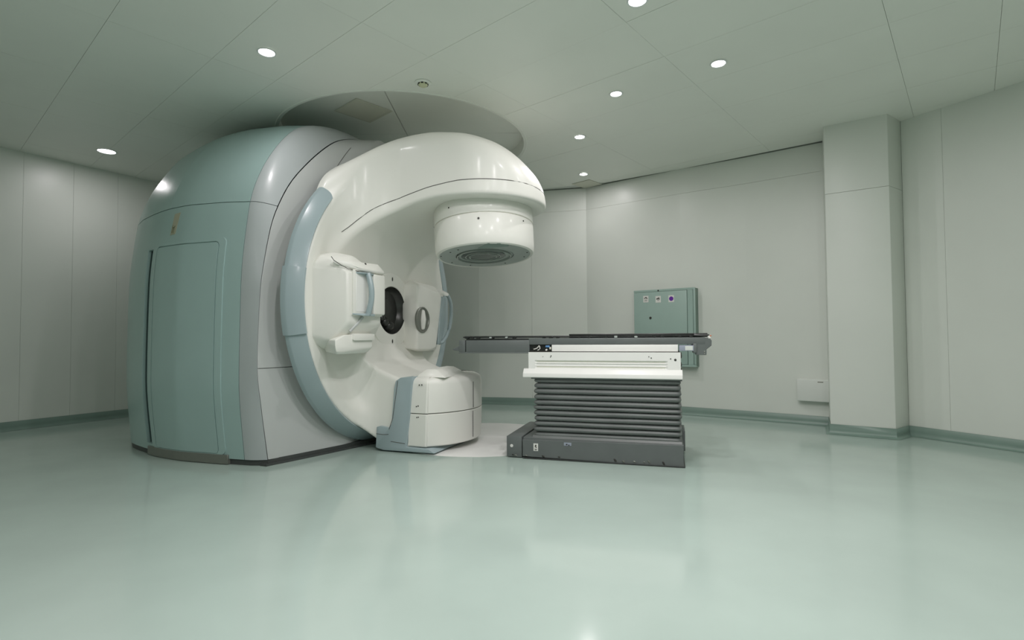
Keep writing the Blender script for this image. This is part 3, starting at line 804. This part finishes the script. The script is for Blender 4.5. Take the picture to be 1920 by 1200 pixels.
hull('knob_grip', [(.125, .27, 1.305), (.125, .31, 1.31), (.125, .26, 1.09), (.125, .31, 1.085), (.15, .275, 1.29), (.15, .30, 1.29), (.165, .265, 1.195), (.165, .30, 1.195), (.15, .27, 1.10), (.15, .30, 1.10), (.125, .325, 1.195), (.125, .25, 1.195)], M_white, PODR, .008, 2)
hull('side_bar', [(.10, .70, 1.47), (.135, .72, 1.47), (.10, .62, .93), (.135, .60, .93), (.10, .80, 1.45), (.13, .80, 1.45), (.10, .69, .94), (.13, .68, .94), (.13, .80, 1.2), (.135, .71, 1.25)], M_blue, PODR, .008, 2, 'blue-grey side bar')
pa = [(.10, .80, 1.50), (.135, .83, 1.485), (.165, .845, 1.40), (.17, .845, 1.25), (.16, .80, 1.08), (.13, .73, .97), (.10, .68, .945)]
tube('grab_handle', [tuple(p) for p in spline(pa, 26)], .020, M_blue, PODR, 10, 'curved blue-grey grab handle')
hull('handle_mount', [(.06, .70, 1.55), (.06, .86, 1.55), (.15, .72, 1.51), (.15, .83, 1.51), (.06, .70, 1.49), (.06, .86, 1.49), (.15, .72, 1.475), (.15, .83, 1.475)], M_cwhite, PODR, .008, 2)

# --- counterweight at the foot of the gantry
CW = link(bpy.data.objects.new('counterweight', None), LIN); CW['label'] = 'white rounded counterweight cover at the gantry foot'
def nose(off=0.0):
    P = [(.455, -.505 + off), (.55, -.505 + off), (.622, -.505 + off), (.634, -.497 + off)]
    R = .625; t0 = math.asin(.485 / R); ax = .868 - R
    for t in np.linspace(-t0, t0, 33): P.append((ax + (R - off) * math.cos(t), (R - off) * math.sin(t)))
    P += [(.634, .497 - off), (.622, .505 - off), (.55, .505 - off), (.455, .505 - off)]
    return P
def cw_shell(name, layers, material, label=None, flare=0):
    bm = bmesh.new(); rings = []
    for z, off, da in layers:
        rings.append([bm.verts.new((a + da, e, z)) for a, e in nose(off)])
    n = len(rings[0])
    for p, q in zip(rings[:-1], rings[1:]):
        for k in range(n): bm.faces.new((p[k], p[(k + 1) % n], q[(k + 1) % n], q[k]))
    bm.faces.new(rings[0][::-1]); bm.faces.new(rings[-1])
    return bm_obj(name, bm, material, CW, 32, label)
cw_shell('lower_cover', [(.055, .045, -.02), (.058, .012, -.012), (.068, .003, -.01), (.20, .0, -.004), (.338, .0, .0), (.343, .005, .0)], M_white)
cw_shell('upper_cover', [(.350, .005, .0), (.355, .0, .0), (.50, .004, .004), (.60, .010, .006), (.632, .016, .004), (.648, .028, .0), (.660, .05, -.005), (.672, .12, -.01), (.682, .25, -.02)], M_white)
cw_shell('cover_gap', [(.330, .02, 0), (.360, .02, 0)], M_seam)
hull('top_grip', [(.47, -.44, .66), (.76, -.40, .655), (.75, .08, .66), (.47, .12, .66), (.545, -.37, .728), (.655, -.36, .728), (.65, -.02, .736), (.55, .02, .736)], M_white, CW, .010, 3)
tube('nose_seam', [(.8655, -.06, z) for z in np.linspace(.09, .33, 4)], .003, M_seam, CW, 6)
tube('nose_seam', [(.870, -.06, z) for z in np.linspace(.36, .60, 4)], .003, M_seam, CW, 6)
dots('screw_hole', [((a, -.504, z), .006) for a, z in ((.56, .598), (.585, .60), (.53, .41), (.548, .415), (.535, .315), (.55, .318))], M_ink, CW)
prism('trim_bracket', [(.12, .03), (.13, .215), (.17, .225), (.255, .215), (.285, .25), (.312, .56), (.33, .63), (.38, .66), (.50, .668), (.49, .60), (.47, .33), (.435, .055), (.66, .05), (.72, .018), (.20, .012)],
      1, -.522, .25, M_blue, LIN, .006, 2, 'blue-grey stepped bracket round the counterweight')
tube('bracket_groove', [(.128, -.523, .155), (.20, -.523, .15), (.255, -.523, .155)], .0025, M_seam, LIN, 5)
tube('bracket_groove', [(.28, -.523, .095), (.425, -.523, .085)], .0025, M_seam, LIN, 5)
tube('bracket_groove', [(.262, -.523, .20), (.30, -.523, .30), (.335, -.523, .52), (.352, -.523, .63)], .0025, M_seam, LIN, 5)

# ------------------------------------------------------------------ round floor plate
tp = lathe('turntable_plate', [(0, .004), (.872, .004), (.878, .0025), (.878, .0005), (0, .0005)], M_disc, None, 2, 128)
tp.location = (-.32, 5.41, 0)
tag(tp, 'white round turntable plate set flush in the green floor under the head', 'floor plate')

# ------------------------------------------------------------------ treatment couch: local x = along the couch, -y = towards the camera
CO = empty('treatment_couch', (.734, 4.68, 0), -math.radians(16.3),
           'dark grey treatment couch with long black tabletop, white body and bellows lift', 'treatment couch')
base = box('base', (-.57, -.355, .012), (.71, .42, .172), M_cgray, CO, .004)
# front plate with its slightly raised right foot end
prism('front_plate', [(-.572, .016), (.712, .002), (.708, .085), (.712, .170), (-.572, .155)], 1, -.372, -.352, M_cgray, CO, .002, 1)
box('end_block', (-.712, -.368, .006), (-.580, .42, .178), M_cgray, CO, .004)
box('base_gap_shade', (-.700, -.35, .0048), (.700, .40, .014), M_ink, CO, 0)  # dark slab painted in as the shadow under the base
box('rear_plate', (.70, .10, .03), (.735, .43, .20), M_cgray, CO, .004)
prism('base_skirt', [(-.57, -.385), (.72, -.385), (.72, .1), (-.57, .1)], 2, .0048, .009, M_plinth, CO)
stk = box('sticker', (-.478, -.3745, .066), (-.438, -.3715, .128), M_sticker, CO, .001, 1, 'white safety sticker with dark symbol')
bm = bmesh.new()
for lo, hi in (((-.464, .107), (-.452, .117)), ((-.466, .098), (-.456, .106)), ((-.458, .093), (-.450, .101)), ((-.468, .080), (-.448, .084)), ((-.466, .073), (-.450, .077))):
    add_box(bm, (lo[0], -.3752, lo[1]), (hi[0], -.3744, hi[1]))
bm_obj('symbol', bm, M_ink, stk)
tg = box('metal_tag', (-.222, -.3742, .122), (-.160, -.3715, .148), M_cmod, CO, .001, 1, 'small grey metal tag')
bm = bmesh.new(); add_box(bm, (-.205, -.3750, .128), (-.192, -.3740, .138)); add_box(bm, (-.185, -.3750, .124), (-.175, -.3740, .132)); bm_obj('symbol', bm, M_ink, tg)
def disc_y(name, x, y, z, r, material, parent, d=.004):
    bm = bmesh.new(); bmesh.ops.create_cone(bm, cap_ends=True, segments=20, radius1=r, radius2=r * .85, depth=d, matrix=Matrix.Translation((x, y, z)) @ Matrix.Rotation(PI / 2, 4, 'X'))
    return bm_obj(name, bm, material, parent, 40)
disc_y('screw_cap', -.668, -.3695, .098, .014, M_sticker, CO)
for x, z in ((-.54, .024), (-.395, .026), (-.262, .028), (.19, .028), (.255, .022), (.34, .024), (.415, .026), (.45, .032), (.56, .026), (-.63, .022), (-.655, .026)):
    s = random.uniform(.006, .011)
    bm = bmesh.new(); bmesh.ops.create_icosphere(bm, subdivisions=1, radius=s, matrix=Matrix.Translation((x, -.374, z)) @ Matrix.Rotation(random.random(), 4, 'Y') @ Matrix.Diagonal((1.6, .4, .8, 1)))
    bm_obj('paint_chip', bm, M_kick if random.random() < .5 else M_ink, CO, label='worn paint chip along the lower edge')

# bellows: rounded folds, each slightly different
def rrect(x0, x1, y0, y1, r, n=5):
    P = []
    for (cx_, cy_, t0) in ((x1 - r, y1 - r, 0), (x0 + r, y1 - r, PI / 2), (x0 + r, y0 + r, PI), (x1 - r, y0 + r, 1.5 * PI)):
        for k in range(n + 1):
            t = t0 + PI / 2 * k / n; P.append((cx_ + r * math.cos(t), cy_ + r * math.sin(t)))
    Q = []
    for k in range(len(P)):
        p, q = P[k], P[(k + 1) % len(P)]; L = math.dist(p, q); m_ = 10 if k % (n + 1) == n else 1
        for s in range(m_): Q.append((p[0] + (q[0] - p[0]) * s / m_, p[1] + (q[1] - p[1]) * s / m_))
    return Q
zf = [.17]
NF = 11
for k in range(NF): zf.append(zf[-1] + (.665 - .17) / NF * (1 + random.uniform(-.12, .12)))
sc = (.668 - .17) / (zf[-1] - .17); zf = [.17 + (z - .17) * sc for z in zf]
bm = bmesh.new(); prev = None
ph = [random.uniform(0, 6) for _ in range(NF)]
for f in range(NF):
    bul = .030 * random.uniform(.9, 1.1)
    for s in range(9 if f == NF - 1 else 8):
        t = s / 8; off = -.036 + bul * math.sin(PI * t) ** .45 if 0 < t < 1 else -.036
        z0 = zf[f] + (zf[f + 1] - zf[f]) * t
        ring = []
        for (x, y) in rrect(-.487 - off - .004, .708 + off, -.348 - off, .37 + off, .035):
            dz = .0022 * math.sin(x * 4 + ph[f]) * math.sin(PI * t) + .0012 * math.sin(x * 11 + ph[f] * 2) * math.sin(PI * t)
            ring.append(bm.verts.new((x, y, z0 + dz)))
        if prev:
            n = len(ring)
            for k in range(n): bm.faces.new((prev[k], prev[(k + 1) % n], ring[(k + 1) % n], ring[k]))
        prev = ring
bm_obj('bellows', bm, M_bell, CO, 60, 'dark grey pleated bellows')
box('bellows_flange', (-.50, -.352, .660), (.708, .37, .672), M_cgray, CO, .003)
prism('bellows_foot', [(-.352, .172), (-.338, .19), (.36, .19), (.37, .172)], 0, -.49, .70, M_bell, CO)

# white body
prism('lower_tray', [(-.366, .672), (-.370, .678), (-.366, .708), (-.338, .742), (-.334, .746), (.36, .745), (.376, .70), (.376, .672)], 0, -.566, .712, M_cwhite, CO, .004, 2, 'white flared tray under the couch body')
box('body_core', (-.525, -.318, .735), (.70, .36, .882), M_cwhite, CO, .004)
xs = [-.525, -.470, -.458, -.30, 0, .30, .575, .590, .602, .70]
rows = [(.742, 0), (.747, 0), (.752, .012), (.764, .013), (.770, .006), (.776, .012), (.786, .013), (.792, .005), (.798, .012), (.810, .012), (.816, 0), (.840, 0), (.882, 0)]
V = []; Fc = []
for z, d in rows:
    for i, x in enumerate(xs):
        V.append((x, -.334 + (d if 2 <= i <= 7 else 0), z))
n = len(xs)
for i in range(len(rows) - 1):
    for j in range(n - 1): Fc.append((i * n + j, i * n + j + 1, (i + 1) * n + j + 1, (i + 1) * n + j))
bm = bmesh.new(); vs = [bm.verts.new(v) for v in V]
for f in Fc: bm.faces.new([vs[k] for k in f])
r = bmesh.ops.extrude_edge_only(bm, edges=[e for e in bm.edges if len(e.link_faces) == 1])
for v in [g for g in r['geom'] if isinstance(g, bmesh.types.BMVert)]: v.co.y = -.312
bm_obj('body_front', bm, M_cwhite, CO, 25, 'white front panel with ribbed pocket')
box('pocket_inlay', (-.455, -.3225, .754), (.585, -.318, .766), M_cream, CO, .002, 1)
box('pocket_inlay', (-.455, -.3225, .799), (.585, -.318, .812), M_cream, CO, .002, 1)
for x, z, r in ((.46, .848, .004), (.478, .838, .005), (.625, .832, .005), (.66, .824, .010), (-.33, .852, .005), (-.335, .842, .004), (-.40, .846, .003)):
    disc_y('screw_hole', x, -.335, z, r, M_ink, CO)
dots('worn_edge', [((.703, -.325, z), q) for z, q in ((.872, .010), (.855, .014), (.80, .006), (.785, .012), (.755, .008))], M_ink, CO, (.5, .6, 1.4))
box('seam_strip', (-.52, -.30, .880), (.69, .30, .892), M_ink, CO, 0)

# sliding frame and tabletop
box('slide_beam', (-1.102, -.300, .880), (-.525, .30, .985), M_cgray, CO, .005)
box('beam_edge', (-1.17, -.302, .872), (-.52, .30, .882), M_cgray, CO, .002)
box('end_cap', (-1.168, -.300, .880), (-1.110, .30, .986), M_cgray, CO, .006)
prism('tip_bumper', [(-1.165, .935), (-1.195, .925), (-1.228, .912), (-1.232, .902), (-1.222, .895), (-1.165, .886)], 1, -.29, .29, M_cgray, CO, .004, 2)
box('upper_rail', (-.53, -.300, .946), (.885, .30, 1.000), M_cgray, CO, .004)
box('upper_rail', (-1.10, -.296, .984), (-.52, .296, .998), M_black, CO, .003)
box('cavity', (-.522, -.280, .888), (-.33, .28, .947), M_black, CO, 0, label='dark open cavity with connectors')
box('slide_cover', (-.330, -.306, .888), (.682, .30, .944), M_cwhite, CO, .003, label='long white slide cover')
tube('cable', [tuple(p) for p in spline([(-.49, -.286, .905), (-.46, -.292, .915), (-.44, -.296, .935), (-.435, -.294, .908), (-.455, -.29, .898)], 16)], .005, M_sticker, CO, 6)
box('connector', (-.385, -.300, .922), (-.350, -.279, .938), M_bluep, CO, .003, label='blue cable connector')
disc_y('connector', -.378, -.292, .901, .009, M_sticker, CO, .02)
box('connector', (-.352, -.299, .905), (-.338, -.279, .925), M_vent, CO, .002)
box('control_module', (.690, -.312, .893), (.800, -.15, .938), M_cmod, CO, .004, label='blue-grey control module')
box('module_label', (.735, -.3135, .899), (.792, -.311, .932), M_box, CO, .001, 1)
box('module_frame', (.795, -.310, .880), (.822, -.14, .952), M_cgray, CO, .003)
prism('tail_bracket', [(.80, .945), (.80, .905), (.812, .87), (.812, .862), (.893, .862), (.893, .905), (.93, .935), (.932, .975), (.915, .995), (.80, .998)], 1, -.298, -.20, M_cgray, CO, .003, 1)
prism('tail_bracket', [(.80, .945), (.80, .905), (.812, .87), (.812, .862), (.893, .862), (.893, .905), (.93, .935), (.932, .975), (.915, .995), (.80, .998)], 1, .20, .298, M_cgray, CO, .003, 1)
for z in (.890, .874): disc_y('screw_cap', .878, -.300, z, .007, M_chrome, CO)
box('tail_beam', (.80, -.21, .90), (.90, .21, .995), M_cgray, CO, .004)
# tabletop: a thin carbon plate on the left, a thicker section on the right, edge rails with clamps
box('tabletop', (-1.13, -.268, 1.004), (-.185, .268, 1.0205), M_black, CO, .004, label='thin black carbon tabletop')
box('tabletop', (-.190, -.268, 1.002), (.905, .268, 1.033), M_black, CO, .005, label='thicker black tabletop section')
for y in (-1, 1):
    box('edge_rail', (-1.13, y * .283 - .010, 1.006), (.89, y * .283 + .010, 1.0135), M_black, CO, .002)
hull('tip_lug', [(-1.135, -.295, 1.016), (-1.07, -.295, 1.016), (-1.135, -.26, 1.016), (-1.07, -.26, 1.016), (-1.11, -.29, .998), (-1.08, -.29, .998), (-1.11, -.265, .998), (-1.08, -.265, .998)], M_black, CO, .003, 1)
for x in (-1.05, -.99, -.87, -.855, -.73, -.66, -.40, -.34, -.28, -.10, -.02, .12, .20, .36, .50, .56, .70, .78):
    s = random.uniform(.008, .016)
    box('rail_clamp', (x - s, -.301, 1.000), (x + s, -.272, 1.0125 + random.uniform(0, .004)), M_metal if random.random() < .35 else M_black, CO, .002, 1)
hull('tail_fitting', [(.80, -.30, 1.028), (.918, -.29, 1.024), (.80, -.30, 1.010), (.91, -.30, 1.008), (.80, .26, 1.028), (.918, .26, 1.024), (.80, .26, 1.01), (.91, .26, 1.008)], M_black, CO, .003, 1)
hull('worn_clip', [(.905, -.30, 1.012), (.928, -.298, 1.006), (.905, -.30, .992), (.922, -.302, .985), (.905, -.275, 1.01), (.928, -.275, 1.006), (.905, -.275, .99), (.92, -.275, .985)], M_sticker, CO, .003, 1)
box('orange_plug', (.918, -.302, 1.008), (.932, -.29, 1.016), M_orange, CO, .002, 1)

# ------------------------------------------------------------------ things on the walls
def on_wall(i, p):      # frame on wall run i: origin at p projected, x along, y into the room
    a, b = Vector((*ROOM[i], 0)), Vector((*ROOM[i + 1], 0)); d = (b - a).normalized(); n = inward(ROOM[i], ROOM[i + 1])
    s = (Vector((*p, 0)) - a).dot(d); o = a + d * s
    return o, math.atan2(d.y, d.x)
o_, az = on_wall(4, (2.03, 6.98))
CB = empty('wall_cabinet', (o_.x, o_.y, 0), az, 'green steel wall cabinet with three round-and-square warning stickers behind the couch', 'cabinet')
# local: x along the wall to the right, -y into the room
W0, W1, Z0, Z1 = -.415, .405, .615, 1.615
box('cabinet_body', (W0 + .01, -.095, Z0 + .005), (W1 - .004, .02, Z1 - .005), M_cabdk, CB, .003)
box('door', (W0, -.112, Z0 + .03), (W1 - .105, -.092, Z1 - .03), M_cab, CB, .004, label='plain green cabinet door')
bm = bmesh.new()
for lo, hi in (((W0 - .004, Z1 - .028), (W1, Z1)), ((W0 - .004, Z0), (W1, Z0 + .028)), ((W1 - .100, Z0 + .028), (W1 - .030, Z1 - .028))):
    add_box(bm, (lo[0], -.108, lo[1]), (hi[0], -.085, hi[1]), .003, 1)
bm_obj('frame', bm, M_cab, CB, 40)
box('hinge_strip', (W1 - .024, -.112, Z0 + .03), (W1, -.088, Z1 - .005), M_cab, CB, .003)
def badge(x, z, r, m_, kind):
    s = mesh_obj('sticker', [(x - r, -.1135, z - r * 1.2), (x + r, -.1135, z - r * 1.2), (x + r, -.1135, z + r * 1.2), (x - r, -.1135, z + r * 1.2),
                             (x - r, -.112, z - r * 1.2), (x + r, -.112, z - r * 1.2), (x + r, -.112, z + r * 1.2), (x - r, -.112, z + r * 1.2)],
                 [(0, 1, 2, 3), (0, 4, 5, 1), (1, 5, 6, 2), (2, 6, 7, 3), (3, 7, 4, 0)], M_sticker, CB, label=kind)
    bm = bmesh.new()
    if m_ is M_purple:
        bmesh.ops.create_cone(bm, cap_ends=True, segments=24, radius1=r * .78, radius2=r * .78, depth=.001, matrix=Matrix.Translation((x, -.1138, z)) @ Matrix.Rotation(PI / 2, 4, 'X'))
    else:
        for dx, dz, w_, h_ in (m_):
            add_box(bm, (x + dx * r - w_ * r, -.1144, z + dz * r - h_ * r), (x + dx * r + w_ * r, -.1136, z + dz * r + h_ * r))
    bm_obj('symbol', bm, M_purple if m_ is M_purple else M_ink, s)
badge(-.245, 1.495, .036, [(0, .62, .35, .14), (-.45, .25, .22, .14), (.42, .25, .25, .14), (.1, .42, .2, .12), (.0, -.35, .5, .07), (-.1, -.75, .6, .05)], 'white sticker with dark symbol and lines')
badge(-.075, 1.485, .036, [(-.1, .3, .5, .12), (.2, .6, .3, .1), (-.4, .05, .25, .12), (.3, .05, .3, .12), (0, -.45, .35, .06)], 'white sticker with dark round symbol')
badge(.100, 1.485, .037, M_purple, 'white sticker with purple disc')
bm = bmesh.new(); bmesh.ops.create_cone(bm, cap_ends=True, segments=16, radius1=.017, radius2=.014, depth=.012, matrix=Matrix.Translation((-.185, -.116, 1.245)) @ Matrix.Rotation(PI / 2, 4, 'X'))
bm_obj('lock', bm, M_ink, CB, 40, 'small black lock')
bm = bmesh.new(); bmesh.ops.create_icosphere(bm, subdivisions=2, radius=.011, matrix=Matrix.Translation((-.075, -.108, 1.60)))
bm_obj('screw', bm, M_ink, CB, 60)

o_, az = on_wall(6, (3.40, 6.0))
WB = empty('wall_box', (o_.x, o_.y, 0), az, 'small white electrical box low on the wall beside the column', 'electrical box')
box('box_body', (-.17, -.07, .272), (.185, .015, .510), M_box, WB, .006)
box('lid', (-.178, -.088, .268), (.148, -.068, .514), M_box, WB, .008, 3)
box('side_strip', (.155, -.085, .268), (.188, -.066, .514), M_box, WB, .005)
box('nameplate', (.03, -.0895, .482), (.085, -.0875, .492), M_ventdk, WB, .001, 1)
